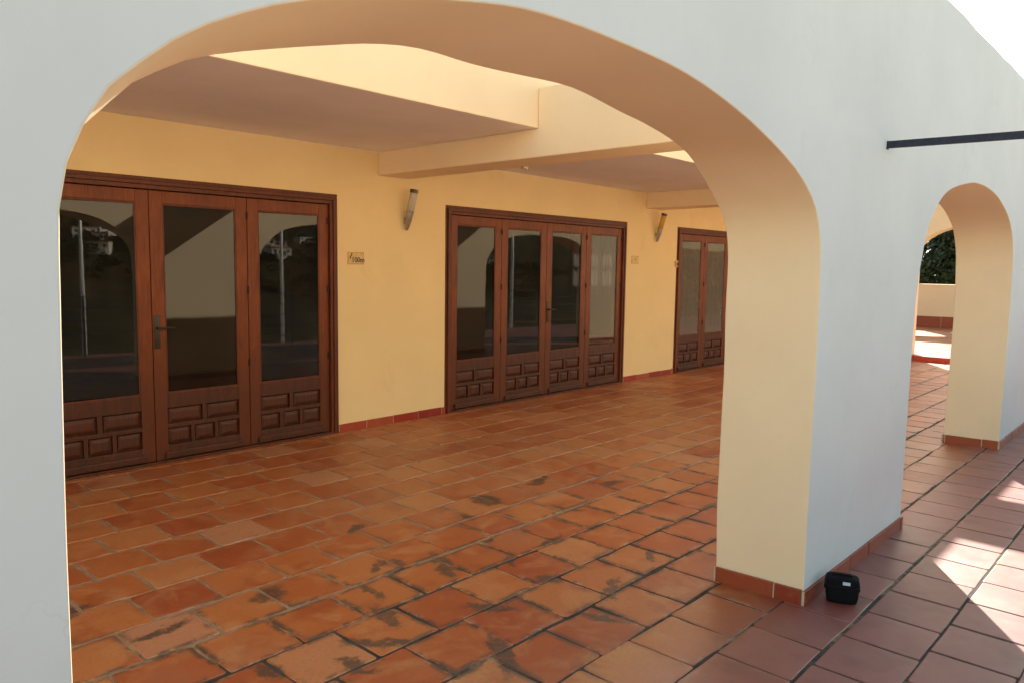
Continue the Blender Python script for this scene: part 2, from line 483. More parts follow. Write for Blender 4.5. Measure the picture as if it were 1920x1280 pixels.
# ------------------------------------------------------------------ terrace floor (tiles + joints + podium)
def terrace():
    b = MB()
    bm = b.bm
    lay = bm.verts.layers.float_color.new("tile")
    ti = b.mi(M['tile']); gi = b.mi(M['grout']); ci = b.mi(M['concrete'])
    rnd = random.Random(3)
    Y0, Y1 = -1.85, 13.9
    k0 = math.floor((Y0 - .77) / .325)
    y = .77 + k0 * .325
    k = k0
    row_off = 0
    worn_ = lambda q: 1.2 < q < 6.05
    ylines = []
    while y < Y1:
        ylines.append((k, y)); y += .325; k += 1
    for (k, yb) in ylines:
        yb += rnd.uniform(-.004, .004)
        gy = (rnd.choice((.010, .013, .016)) if yb > 3.0 else rnd.choice((.005, .007, .010, .014))) if worn_(yb) else rnd.choice((.006, .008, .011))
        if k == 0: gy = .015
        x = 3.33 + (0 if k % 2 == 0 else .168) - .335 * 21 + rnd.uniform(-.02, .02)
        worn = 1.2 < yb < 6.05
        while x < 24.9:
            w = .335 + rnd.uniform(-.006, .006) * (1.6 if worn else 1)
            if yb > 6.0 and x < 15.0:
                x += w; continue
            gx = (rnd.choice((.009, .012, .016)) if yb > 3.0 else rnd.choice((.005, .007, .010, .015))) if worn else rnd.choice((.005, .007, .009))
            x0, x1 = x + gx * .5, x + w - gx * .5
            y0, y1 = yb + gy * .5, yb + .325 - gy * .5
            jj = .007 if worn else .0035
            cs = [Vector((x0, y0)), Vector((x1, y0)), Vector((x1, y1)), Vector((x0, y1))]
            cs = [c + Vector((rnd.uniform(-jj, jj), rnd.uniform(-jj, jj))) for c in cs]
            col = (rnd.random(), rnd.random())
            hz = rnd.uniform(-.0005, .0008)
            tx, ty = rnd.uniform(-.004, .004), rnd.uniform(-.004, .004)
            cx = sum((c for c in cs), Vector((0, 0))) / 4
            near = x < 9 and yb < 6.1
            rim = []
            for i in range(4):
                c = cs[i]; pv = (cs[i-1] - c); nx = (cs[(i+1) % 4] - c)
                rr = rnd.uniform(.005, .016) if worn else rnd.uniform(.006, .014)
                pv_, nx_ = pv.normalized(), nx.normalized()
                a = c + pv_ * rr; d = c + nx_ * rr
                rim.append(a)
                if near:
                    rim.append(c + (pv_ + nx_) * rr * .30)
                rim.append(d)
                if near:
                    for tq in (.35, .68):
                        q = c.lerp(cs[(i+1) % 4], tq + rnd.uniform(-.08, .08))
                        wb = rnd.gauss(0, .0026 if worn else .0010)
                        q = q + (cx - q).normalized() * (wb + (.006 if worn and rnd.random() < .06 else 0))
                        rim.append(q)
            def V(p, z, e):
                v = bm.verts.new((p.x, p.y, z + hz + (p.x-cx.x)*tx + (p.y-cx.y)*ty))
                v[lay] = (col[0], col[1], e, 1)
                return v
            low = [V(p, -.013, 1.0) for p in rim]
            edge = [V(p + (cx - p).normalized() * .0018, -.0022, 1.0) for p in rim]
            sh = [V(p + (cx - p).normalized() * .006, -.0003, .86) for p in rim]
            ins = [V(p.lerp(cx, .28), .0, .45) for p in rim]
            n = len(rim)
            for A, B in ((low, edge), (edge, sh), (sh, ins)):
                for i in range(n):
                    f = bm.faces.new((A[i], A[(i+1) % n], B[(i+1) % n], B[i])); f.material_index = ti; f.smooth = A is not sh
            cv = V(cx, .0002, 0.0)
            for i in range(n):
                f = bm.faces.new((ins[i], ins[(i+1) % n], cv)); f.material_index = ti; f.smooth = False
            x += w
    # joints: a fine uneven sheet under the tile faces
    def sheet(xa, xb, ya, yb, st):
        nx, ny = int((xb-xa)/st), int((yb-ya)/st)
        g = [[bm.verts.new((xa + (xb-xa)*i/nx, ya + (yb-ya)*j/ny, -.0034 + .0012 * noise.noise(Vector((i*.7, j*.7, 3))))) for j in range(ny+1)] for i in range(nx+1)]
        for i in range(nx):
            for j in range(ny):
                f = bm.faces.new((g[i][j], g[i+1][j], g[i+1][j+1], g[i][j+1])); f.material_index = gi; f.smooth = True
    sheet(-3.7, 9.0, -1.9, 6.3, .08)
    sheet(9.0, 25.0, -1.9, 14.2, .4)
    b.box((-4.0, -1.95, -3.2), (26.0, 14.4, -.03), M['concrete'])
    o = b.build('terrace')
    return tag(o, 'terracotta tiled terrace floor with worn joints', None, None, 'structure')
terrace()

g = MB()
g.face([(-900, -900, -3.2), (900, -900, -3.2), (900, 900, -3.2), (-900, 900, -3.2)], M['asphalt'])
tag(g.build('ground'), 'street level ground beyond the terrace', None, None, 'structure')

g = MB()
g.face([(-120, -27, -3.19), (160, -27, -3.19), (160, -1.96, -3.19), (-120, -1.96, -3.19)], M['street'])  # unseen sheet, added to bounce sunlight onto the soffit and outer wall
tag(g.build('street'), 'unseen pale paving added below the terrace to bounce sunlight', None, None, 'structure')

def hills():
    b = MB(); bm = b.bm
    nx, ny = 90, 40
    G = []
    for i in range(nx+1):
        row = []
        for j in range(ny+1):
            x = -250 + 900*i/nx; y = -70 - 330*j/ny
            t = min(1, max(0, (-y-70)/190))
            az = math.degrees(math.atan2(x, -y))
            ridge = 24 - 10 * min(1, max(0, (az-25)/35))
            z = -3.3 + (t*t*(3-2*t)) * (ridge + 7*noise.noise(Vector((x*.012, y*.012, 0)))) + 2.5*t*noise.noise(Vector((x*.05, y*.05, 5)))
            row.append(bm.verts.new((x, y, z)))
        G.append(row)
    k = b.mi(M['hill'])
    for i in range(nx):
        for j in range(ny):
            f = bm.faces.new((G[i][j], G[i+1][j], G[i+1][j+1], G[i][j+1])); f.material_index = k; f.smooth = True
    tag(b.build('hills'), 'scrub covered hillside across from the terrace', None, None, 'structure')
hills()

# ------------------------------------------------------------------ arcade wall
ARCH_O = [(.39, 0), (.392, .6), (.393, 1.2), (.396, 1.54), (.405, 1.72), (.455, 1.845), (.50, 1.90), (.615, 1.998), (.77, 2.08), (.887, 2.122), (1.018, 2.158),
          (1.248, 2.211), (1.53, 2.256), (1.888, 2.265), (2.358, 2.240), (2.767, 2.168), (3.178, 2.042), (3.415, 1.92), (3.515, 1.785), (3.552, 1.60), (3.556, 1.3), (3.555, .7), (3.553, 0)]
ARCH_I = [(.40, 0), (.402, .6), (.404, 1.2), (.412, 1.54), (.45, 1.72), (.51, 1.83), (.61, 1.929), (.666, 1.992), (.754, 2.046), (.847, 2.089), (1.019, 2.138), (1.175, 2.176),
          (1.349, 2.212), (1.547, 2.242), (1.773, 2.247), (2.035, 2.250), (2.341, 2.245), (2.706, 2.211), (3.055, 2.130), (3.286, 1.995), (3.455, 1.852), (3.510, 1.70), (3.524, 1.45), (3.525, .8), (3.522, 0)]
ARCH2_O = [(5.10, 0), (5.105, .7), (5.12, 1.3), (5.15, 1.55), (5.203, 1.707), (5.281, 1.868), (5.487, 2.045), (5.791, 2.165), (6.293, 2.250), (6.6, 2.267), (6.904, 2.262), (7.25, 2.225),
           (7.557, 2.157), (7.80, 2.07), (7.985, 1.945), (8.085, 1.79), (8.125, 1.6), (8.138, 1.2), (8.12, .5), (8.10, 0)]
ARCH2_I = [(5.11, 0), (5.115, .7), (5.13, 1.3), (5.16, 1.55), (5.21, 1.70), (5.29, 1.855), (5.49, 2.03), (5.80, 2.15), (6.3, 2.232), (6.6, 2.247), (6.904, 2.240), (7.272, 2.197),
           (7.50, 2.160), (7.645, 2.115), (7.83, 2.03), (7.945, 1.94), (8.055, 1.79), (8.10, 1.6), (8.125, 1.3), (8.11, .6), (8.095, 0)]
NA = 96
def arch_pts(x0, width, spec):
    if x0 == 5.10:
        return [(p.x, p.y) for p in resample([(a, c, 0) for a, c in (ARCH2_O if spec is ARCH_O else ARCH2_I)], NA)]
    k = width / 3.165
    return [((p.x - .39) * k + x0, p.y) for p in resample([(a, c, 0) for a, c in spec], NA)]
ARCHES = [(-4.32, 3.165), (.39, 3.165), (5.10, 3.00), (9.68, 3.12)]
def arcade():
    root = empty('arcade_wall')
    b = MB(); bm = b.bm
    lines = []
    for spec, d in ((ARCH_O, YO), (ARCH_I, YI)):
        o = [(-4.9, -.03)]
        for (x0, w) in ARCHES:
            pts = arch_pts(x0, w, spec)
            sd = (6.5 if spec is ARCH_I else 1.3) * .0016
            pts = [(u + sd*2*noise.noise(Vector((i*.16, x0, d))), v + sd*2*noise.noise(Vector((i*.16, x0+9, d)))) for i, (u, v) in enumerate(pts)]
            pts[0] = (pts[0][0], -.03); pts[-1] = (pts[-1][0], -.03)
            o += pts
        o += [(14.45, -.03)]
        rt = random.Random(5)
        top = [(14.45 - i * .32, ZT + rt.uniform(-.006, .006)) for i in range(61)]
        top[-1] = (-4.9, ZT)
        o += top
        lines.append([bm.verts.new((u, d, v)) for u, v in o])
    A, B = lines
    f = bm.faces.new(A); f.material_index = b.mi(M['white'])
    f = bm.faces.new(B[::-1]); f.material_index = b.mi(M['cream'])
    n = len(A); nb = n - 61
    for i in range(n):
        f = bm.faces.new((A[i], B[i], B[(i+1) % n], A[(i+1) % n]))
        f.material_index = b.mi(M['cream'] if i < nb - 1 else M['white']); f.smooth = True
    o = b.build('wall', root, sharp=40, bevel=.005)
    # skirting tiles on the pillars
    def run(a, c, nrm, z1=.088, lens=.30, start=0.0, seed=1, tone=1.0):
        """tiles from point a to c along a wall foot, standing out along nrm"""
        a = Vector((*a, 0)); c = Vector((*c, 0)); nrm = Vector((*nrm, 0))
        L = (c - a).length; d = (c - a).normalized()
        m_ = MB(); lay = m_.bm.verts.layers.float_color.new("tile")
        rr = random.Random(seed)
        X = Matrix((d, nrm, Vector((0, 0, 1)))).transposed().to_4x4(); X.translation = a
        m_.box((0, 0, -.004), (L, .0095, z1 - .004), M['mortar'], M4=X)
        p = start
        while p < L - .01:
            q = min(p + lens + rr.uniform(-.015, .015), L)
            vv = m_.box((max(p, 0) + .004, -.0, -.004), (q - .004, .012 + rr.uniform(0, .003), z1 + rr.uniform(-.003, .004)), M['skirt'], .003, 2, X)
            cc = (rr.random(), rr.random(), tone, 1)
            for v in vv:
                if v.is_valid: v[lay] = cc
            p = q
        return m_
    foot = []
    edges = [(-4.9, ARCHES[0][0])] + [(ARCHES[i][0] + ARCHES[i][1] - .004, ARCHES[i+1][0]) for i in range(3)] + [(ARCHES[3][0] + ARCHES[3][1], 14.45)]
    for i, (xa, xb) in enumerate(edges):
        run((xa - .012, YO), (xb + .012, YO), (0, -1), z1=.074, seed=i).build('skirting', root)
        if i:
            run((xa, YO - .0), (xa - .030, YI + .0), (-1, 0), z1=.074, lens=.31, start=-.17, seed=10+i).build('skirting', root)
        if i < 4:
            run((xb, YI), (xb, YO), (1, 0), z1=.074, seed=20+i).build('skirting', root)
        run((xb + .02, YI), (xa - .02, YI), (0, 1), z1=.074, seed=30+i).build('skirting', root)
    shift(root, (4.3, 1.56, 0))
    tag(root, 'long white wall pierced by wide round arches, cream inside the openings', 'arcade wall')
    return run
skirt_run = arcade()

# ------------------------------------------------------------------ villa behind: back wall, roof slab, beams, doors, room
PER = 4.77
DOORX = [2.44, 7.215, 11.985]       # centre line of each four-leaf door
LW, NL = .81, 4
DH = 2.25                            # outer frame top
FRW = .085
def leaf_mesh(w):
    b = MB()
    z0, z1 = .022, 2.148
    st = .098
    wd, dk = M['wood'], M['wooddark']
    y0, y1 = 0.0, .045
    bv = .004
    w -= .006
    b.box((0, y0, z0), (st, y1, z1), wd, bv); b.box((w-st, y0, z0), (w, y1, z1), wd, bv)
    e = .0006
    b.box((st+e, y0+.001, 2.052), (w-st-e, y1, z1), wd, bv)
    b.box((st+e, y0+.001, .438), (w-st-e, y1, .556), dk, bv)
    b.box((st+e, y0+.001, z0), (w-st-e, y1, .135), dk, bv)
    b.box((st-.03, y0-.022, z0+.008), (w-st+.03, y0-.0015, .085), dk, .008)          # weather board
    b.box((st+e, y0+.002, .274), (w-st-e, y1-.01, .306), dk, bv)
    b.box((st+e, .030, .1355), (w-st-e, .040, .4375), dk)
    xm = w/2
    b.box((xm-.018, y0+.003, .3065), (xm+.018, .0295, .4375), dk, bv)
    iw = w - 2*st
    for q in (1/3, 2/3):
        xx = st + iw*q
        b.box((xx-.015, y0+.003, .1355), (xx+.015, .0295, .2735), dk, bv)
    def raised(xa, xb, za, zb):
        k = b.mi(dk)
        lev = [(.0, .0298), (.006, .017), (.030, .005), (.036, .0045)]
        rings = []
        for (ins, yy) in lev:
            rings.append([b.bm.verts.new(p) for p in ((xa+ins, yy, za+ins), (xb-ins, yy, za+ins), (xb-ins, yy, zb-ins), (xa+ins, yy, zb-ins))])
        for r0, r1 in zip(rings, rings[1:]):
            for i in range(4):
                f = b.bm.faces.new((r0[i], r0[(i+1) % 4], r1[(i+1) % 4], r1[i])); f.material_index = k
        f = b.bm.faces.new(rings[-1]); f.material_index = k
    g_ = .006
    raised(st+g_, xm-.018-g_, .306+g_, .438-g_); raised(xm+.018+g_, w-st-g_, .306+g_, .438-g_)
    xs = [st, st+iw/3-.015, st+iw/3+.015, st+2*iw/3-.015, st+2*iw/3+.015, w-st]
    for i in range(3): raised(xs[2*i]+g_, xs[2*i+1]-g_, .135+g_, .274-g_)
    # glazing beads
    for (a, c) in (((st+e, .002, .557), (st+.012, .007, 2.051)), ((w-st-.012, .002, .557), (w-st-e, .007, 2.051)),
                   ((st+.0125, .002, .557), (w-st-.0125, .007, .571)), ((st+.0125, .002, 2.037), (w-st-.0125, .007, 2.051))):
        b.box(a, c, M['frame'], .0015)
    return b
def pane_mesh(w, mat=None):
    b = MB(); hw = (w-.006)/2 - .0990; b.box((-hw, -.0025, .5575), (hw, .0025, 2.0505), mat or M['glass']); return b
def hinge_mesh():
    b = MB()
    b.ring_tube([(0, 0, -.034), (0, 0, -.03), (0, 0, .03), (0, 0, .034)], [.004, .008, .008, .004], M['hinge'], 8)
    b.box((-.011, .003, -.026), (.011, .007, .026), M['hinge'], .001); return b
def handle_mesh(sgn=1):
    b = MB()
    b.box((-.022, -.007, -.14), (.022, -.0008, .12), M['brass'], .003)
    b.ring_tube([(0, -.007, .02), (0, -.045, .02)], [.011, .009], M['brass'], 10)
    b.ring_tube([(0, -.045, .02), (sgn*.03, -.050, .021), (sgn*.08, -.046, .022), (sgn*.125, -.036, .018)], [.009, .008, .007, .0065], M['brass'], 10)
    b.ring_tube([(0, -.0072, -.07), (0, -.012, -.07)], [.010, .009], M['hinge'], 10)
    return b
def frame_mesh():
    """moulded outer frame: three steps at the head and the jambs"""
    b = MB()
    hw = NL*LW/2
    steps = [(0.0, .030, -.012), (.030, .058, -.024), (.058, .085, -.004)]     # from the opening outwards: inner, outer, face
    for k, (i0, i1, fy) in enumerate(steps):
        zi, zo = 2.153 + i0*1.1, 2.153 + i1*1.1
        xi, xo = hw + i0, hw + i1
        b.box((-xo, fy, zi + .0004), (xo, .10, zo), M['frame'], .004)
        for s in (-1, 1):
            xa, xb = sorted((s*(xi+.0004), s*xo))
            b.box((xa, fy, -.004), (xb, .10, zi), M['frame'], .004)
    b.box((-hw, -.01, -.004), (hw, .10, .020), M['wooddark'], .003)         # sill
    return b
lm, pm, hm = leaf_mesh(LW), pane_mesh(LW), hinge_mesh()
LEAF = PANE = HINGE = None

def villa():
    global LEAF, PANE, HINGE
    root = empty('villa')
    # back wall with door openings, one outline
    b = MB()
    o = [(-4.9, -.03)]
    hw = NL*LW/2 + FRW - .002
    for cx in DOORX:
        zt = 2.153 + FRW*1.1 - .002
        o += [(cx-hw, -.03), (cx-hw, zt), (cx+hw, zt), (cx+hw, -.03)]
    o += [(15.6, -.03), (15.6, 2.69), (-4.9, 2.69)]
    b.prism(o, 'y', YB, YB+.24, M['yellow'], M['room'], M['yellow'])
    b.build('wall', root, bevel=.006)
    # end wall of the porch
    b = MB(); b.box((15.2, 4.03, -.02), (15.6, YB, 2.689), M['cream'], .012); b.build('wall', root)
    # roof slab, plaster below, cream fascia
    b = MB()
    x0, x1, y0, y1, z0, z1 = -4.9, 15.62, 4.01, 11.4, 2.692, 3.27
    P = lambda x, y, z: (x, y, z)
    b.face([P(x0,y0,z0), P(x0,y1,z0), P(x1,y1,z0), P(x1,y0,z0)], M['ceil'])
    b.face([P(x0,y0,z1), P(x1,y0,z1), P(x1,y1,z1), P(x0,y1,z1)], M['concrete'])
    b.face([P(x0,y0,z0), P(x1,y0,z0), P(x1,y0,z1), P(x0,y0,z1)], M['cream'])
    for f in (((x0,y0),(x0,y1)), ((x1,y0),(x1,y1)), ((x0,y1),(x1,y1))):
        b.face([P(*f[0], z0), P(*f[1], z0), P(*f[1], z1), P(*f[0], z1)], M['cream'])
    bmesh.ops.remove_doubles(b.bm, verts=b.bm.verts, dist=1e-5)
    b.build('roof_slab', root, bevel=.008)
    # beams from the back wall over the skylight to the arcade
    for k in range(-1, 2):
        bx = 4.62 + k*4.775
        m_ = MB()
        m_.prism([(YI+.001, 2.468), (YB-.001, 2.468), (YB-.001, 2.691), (4.008, 2.691), (4.008, 3.0), (YI+.001, 3.0)], 'x', bx, bx+.39, M['cream'], M['cream'], M['cream'])
        for f in m_.bm.faces: f.smooth = False
        m_.build('beam', root, bevel=.009)
    # skirting between the doors
    xs = [-4.9] + [v for cx in DOORX for v in (cx-hw-.003, cx+hw+.003)] + [15.2]
    for i in range(4):
        a, c = xs[2*i], xs[2*i+1]
        skirt_run((a, YB), (c, YB), (0, -1), z1=.078, lens=.33, seed=50+i, tone=0.0).build('skirting', root)
    skirt_run((15.2, YB), (15.2, 4.03), (-1, 0), z1=.09, seed=60, tone=0.0).build('skirting', root)
    skirt_run((15.2, 4.03), (15.6, 4.03), (0, -1), z1=.09, seed=61, tone=0.0).build('skirting', root)
    # dim room behind the doors, window in its rear wall
    b = MB()
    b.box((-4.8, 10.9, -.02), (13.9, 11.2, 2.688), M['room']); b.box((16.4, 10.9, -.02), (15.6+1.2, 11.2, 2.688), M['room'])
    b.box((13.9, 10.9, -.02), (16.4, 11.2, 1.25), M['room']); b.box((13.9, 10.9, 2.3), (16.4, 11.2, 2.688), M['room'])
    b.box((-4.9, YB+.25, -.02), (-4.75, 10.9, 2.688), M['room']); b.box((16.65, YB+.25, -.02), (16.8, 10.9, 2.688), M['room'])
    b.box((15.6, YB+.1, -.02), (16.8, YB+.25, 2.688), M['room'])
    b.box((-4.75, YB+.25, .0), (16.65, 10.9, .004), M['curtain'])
    b.build('room_shell', root)
    b = MB()
    for i in range(5):
        xx = 13.9 + i*2.5/4
        b.box((xx-.04, 10.98, 1.25), (xx+.04, 11.05, 2.3), M['housewhite'])
    for zz in (1.25, 1.75, 2.25):
        b.box((13.9, 10.985, zz), (16.4, 11.045, zz+.05), M['housewhite'])
    b.build('window_frame', root)
    m_ = MB(); k = m_.mi(M['sheer']); pv = None
    for i in range(241):
        x = 13.7 + 2.9*i/240
        y = 10.84 + .022*math.sin(i*.55) + .012*math.sin(i*.21)
        q = (m_.bm.verts.new((x, y, .9)), m_.bm.verts.new((x, y, 2.5)))
        if pv:
            f = m_.bm.faces.new((pv[0], q[0], q[1], pv[1])); f.material_index = k; f.smooth = True
        pv = q
    m_.build('curtain', root, recalc=False)
    # doors
    for di, cx in enumerate(DOORX):
        fr = frame_mesh().build('door', root)
        fr.location = (cx, YB, 0)
        fr['label'] = ('four leaf brown wooden door with tall dark panes, partly behind the left edge of the arch',
                       'four leaf brown wooden door with tall dark panes between the two wall lamps',
                       'far brown wooden door with dull curtained panes')[di]
        for i in range(NL):
            lx = -NL*LW/2 + i*LW + .003
            if LEAF is None:
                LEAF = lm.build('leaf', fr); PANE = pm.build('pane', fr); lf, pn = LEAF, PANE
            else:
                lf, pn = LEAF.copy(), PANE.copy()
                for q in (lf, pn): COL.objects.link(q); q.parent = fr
            if di == 2:
                if i == 0:
                    bpy.data.objects.remove(pn)
                    pn = DUSTY = pane_mesh(LW, M['glassdusty']).build('pane', fr)
                else:
                    pn.data = DUSTY.data
            lf.location = (lx, .018, 0)
            pn.location = (lx + (LW-.006)/2, .018+.0265, 0); pn.rotation_euler = (0, 0, -math.radians(3.0))
        for hx in (-NL*LW/2, -LW, LW, NL*LW/2):
            for hz in (2.0, 1.37, .75):
                if HINGE is None:
                    HINGE = hm.build('hinge', fr, sharp=40); h = HINGE
                else:
                    h = HINGE.copy(); COL.objects.link(h); h.parent = fr
                sg = 0 if abs(hx) > 1 else 0
                h.location = (hx + (.012 if hx < -1 else -.012 if hx > 1 else 0), .010, hz)
        hd = handle_mesh(1).build('handle', fr, sharp=40)
        hd.location = (.035, .018, 1.06)
        if di == 2:
            m_ = MB()
            n = 60; xa, xb = -1.55, 1.55
            k = m_.mi(M['curtain'])
            pv = None
            for i in range(n*3+1):
                x = xa + (xb-xa)*i/(n*3)
                y = .13 + .005*math.sin(i*.9) + .004*math.sin(i*.37)
                q = (m_.bm.verts.new((x, y, .1)), m_.bm.verts.new((x, y, 2.2)))
                if pv:
                    f = m_.bm.faces.new((pv[0], q[0], q[1], pv[1])); f.material_index = k; f.smooth = True
                pv = q
            m_.build('curtain', fr, recalc=False)
    shift(root, (5.3, 8.0, 0))
    tag(root, 'yellow walled villa with brown glazed doors under a beamed porch roof', 'villa')
villa()

# ------------------------------------------------------------------ wall lamps
def sconce(shade_mat):
    root = empty('wall_lamp')
    ax0, ax1 = Vector((0, -.030, 0)), Vector((.012, -.135, .40))
    P = lambda t: ax0.lerp(ax1, t)
    b = MB()
    b.ring_tube([P(-.01), P(0), P(.08), P(.25), P(.42), P(.47), P(.475)], [.004, .014, .020, .030, .0375, .040, .038], M['steel'], 18)
    b.build('lamp_body', root, sharp=50)
    b = MB()
    b.ring_tube([P(.478), P(.49), P(.7), P(.915)], [.033, .0365, .038, .0385], shade_mat, 18)
    b.build('lamp_shade', root, sharp=50)
    b = MB()
    b.ring_tube([P(.918), P(.925), P(.985), P(1.0), P(1.006)], [.038, .042, .042, .037, .015], M['cap'], 18)
    b.build('lamp_cap', root, sharp=40)
    b = MB()
    b.box((-.014, -.006, .06), (.014, -.0005, .13), M['steel'], .003)
    b.box((-.012, -.055, .085), (.012, -.008, .115), M['steel'], .002)
    b.build('bracket', root)
    return root
s1 = sconce(M['shade']); s1.location = (4.955, YB, 1.955)
tag(s1, 'torch shaped wall lamp with whitish frosted shade, between the first two doors', 'wall lamp', 'torch lamps on the yellow wall')
s2 = sconce(M['shadeyellow']); s2.location = (9.66, YB, 2.005)
tag(s2, 'torch shaped wall lamp with yellowish shade, beside the far door', 'wall lamp', 'torch lamps on the yellow wall')

# ------------------------------------------------------------------ sign tiles on the yellow wall
def text_obj(txt, size, parent, loc, mat):
    cu = bpy.data.curves.new('lettering', 'FONT')
    cu.body = txt; cu.size = size; cu.extrude = .0006; cu.offset = .0016; cu.align_x = 'LEFT'
    tmp = bpy.data.objects.new('lettering_tmp', cu); COL.objects.link(tmp)
    bpy.context.view_layer.update()
    me = bpy.data.meshes.new_from_object(tmp.evaluated_get(bpy.context.evaluated_depsgraph_get()))
    bpy.data.objects.remove(tmp)
    me.materials.clear(); me.materials.append(mat)
    me.transform(Matrix.Rotation(math.pi/2, 4, 'X'))
    o = bpy.data.objects.new('lettering', me); COL.objects.link(o); o.parent = parent; o.location = loc
    return o
def plaque(w, h, name):
    root = empty(name)
    b = MB(); b.box((-w/2, -.010, -h/2), (w/2, -.0005, h/2), M['plaque'], .002)
    t_ = .004
    for (a, c) in (((-w/2+.004, -.0108, h/2-.008), (w/2-.004, -.0098, h/2-.004)), ((-w/2+.004, -.0108, -h/2+.004), (w/2-.004, -.0098, -h/2+.008)),
                   ((-w/2+.004, -.0108, -h/2+.0085), (-w/2+.008, -.0098, h/2-.0085)), ((w/2-.008, -.0108, -h/2+.0085), (w/2-.004, -.0098, h/2-.0085))):
        b.box(a, c, M['inkorange'])
    b.build('sign_tile', root)
    return root
p1 = plaque(.185, .118, 'sign_plaque'); p1.location = (4.35, YB, 1.660)
text_obj('100m', .066, p1, (-.052, -.0105, -.036), M['ink'])
b = MB(); b.box((-.010, -.0118, -.03), (.002, -.0102, .03), M['ink'], M4=Matrix.Translation((-.055, 0, .022)) @ Matrix.Rotation(math.radians(28), 4, 'Y'))
b.build('slash_mark', p1)
tag(p1, 'cream tile sign reading 100m on the yellow wall right of the nearest door', 'sign')
p2 = plaque(.17, .11, 'sign_plaque'); p2.location = (9.135, YB, 1.727)
b = MB()
b.box((-.02, -.0118, -.012), (.035, -.0102, .004), M['inkorange']); b.box((-.005, -.0122, .006), (.03, -.0106, .022), M['inkorange'])
b.build('faded_mark', p2)
tag(p2, 'small cream tile sign with a faded mark, right of the second door', 'sign')
b = MB()
rt = empty('wall_fitting')
b.box((-.028, -.03, -.05), (.028, -.0005, .05), M['plaque'], .004); b.build('fitting_body', rt)
b = MB(); b.box((-.015, -.038, -.03), (.012, -.0305, .02), M['brass'], .003); b.build('catch', rt)
rt.location = (10.255, YB, 1.685)
tag(rt, 'tiny cream and brown fitting on the yellow wall at the far door frame', 'wall fitting')

# small white fitting on the beam edge
rt = empty('beam_fitting')
b = MB()
b.box((-.035, -.02, -.016), (.015, .02, -.0005), M['whiteplastic'], .004); b.build('fitting_body', rt)
b = MB(); b.ring_tube([(.03, 0, -.0005), (.03, 0, -.012), (.03, 0, -.03)], [.012, .012, .008], M['whiteplastic'], 10); b.build('cable_clip', rt)
rt.location = (4.985, 4.47, 2.468)
tag(rt, 'small white fitting under the cream beam', 'fitting')

# ------------------------------------------------------------------ iron bar on the outer wall
rt = empty('iron_bar')
b = MB()
b.box((-.013, -1.35, -.0185), (.013, -.0005, .0185), M['iron'], .002); b.build('bar', rt)
b = MB(); b.box((-.016, -.006, -.024), (.016, -.0003, -.0187), M['iron']); b.build('anchor', rt)
rt.location = (4.393, YO, 2.279); rt.rotation_euler = (math.radians(1.0), 0, 0)
tag(rt, 'dark blue black iron bar sticking out of the white wall between the arches', 'bar')

# ------------------------------------------------------------------ small black camera bag at the pillar foot
def camera_bag():
    root = empty('camera_bag')
    w, d, h = .152, .108, .128
    def blob(rx, ry, z0, z1, mat, e1=.36, e2=.42, cut=None):
        b = MB(); bm = b.bm; k = b.mi(mat); nu, nv = 40, 24
        pw = lambda v, e: math.copysign(abs(v)**e, v)
        zc, rz = (z0+z1)/2, (z1-z0)/2
        rows = []
        lo, hi = cut or (-1, 1)
        for j in range(nv+1):
            t = math.pi/2*(lo + (hi-lo)*j/nv)
            rows.append([bm.verts.new((rx*pw(math.cos(t), e1)*pw(math.cos(a), e2)*(1 + .05*math.sin(j*.5)), ry*pw(math.cos(t), e1)*pw(math.sin(a), e2)*(1 + .04*math.cos(a*3)),
                                       zc + rz*pw(math.sin(t), e1))) for a in [2*math.pi*i/nu for i in range(nu)]])
        for r0, r1 in zip(rows, rows[1:]):
            for i in range(nu):
                f = bm.faces.new((r0[i], r0[(i+1) % nu], r1[(i+1) % nu], r1[i])); f.material_index = k; f.smooth = True
        bmesh.ops.remove_doubles(bm, verts=bm.verts, dist=1e-5)
        return b
    blob(w/2, d/2, 0, h*.93, M['black']).build('body', root)
    blob(w/2*.97, d/2*.97, h*.5, h, M['black'], .5, .42).build('lid', root)
    blob(w/2*1.045, d/2*1.055, h*.655, h*.70, M['blacktrim'], .5, .42).build('zip', root)
    b = MB(); b.box((-.017, -.0015, -.0075), (.017, .0015, .0075), M['tag'], .001)
    o = b.build('brand_label', root); o.location = (.016, -d/2+.0015, h*.83); o.rotation_euler = (math.radians(-16), 0, 0)
    b = MB()
    pts = [(-w*.30, .0, h-.002), (-w*.24, 0, h+.006), (0, 0, h+.007), (w*.24, 0, h+.006), (w*.30, 0, h-.002)]
    b.ring_tube(pts, [.006, .006, .006, .006, .006], M['blacktrim'], 8); b.build('grab_strap', root)
    for s in (-1, 1):
        b = MB(); b.box((s*(w/2+.001)-.004, -.012, h*.44), (s*(w/2+.001)+.004, .012, h*.64), M['blacktrim'], .003); b.build('side_ring', root)
    root.location = (3.735, 1.218, 0.0015)
    root.rotation_euler = (0, 0, math.radians(-68))
    tag(root, 'small black zipped camera bag on the tiles at the pillar foot', 'bag')
camera_bag()

# ------------------------------------------------------------------ red step at the end of the porch
rt = empty('red_kerb')
b = MB()
b.box((15.2, 1.9, -.01), (15.55, 4.015, .10), M['kerb'], .012, 3); b.build('step', rt)
b = MB(); b.box((15.19, 1.78, -.01), (15.56, 1.899, .11), M['kerb'], .012, 3); b.build('end_block', rt)
shift(rt, (15.4, 2.9, 0))
tag(rt, 'low red painted step across the far end of the porch', 'step')

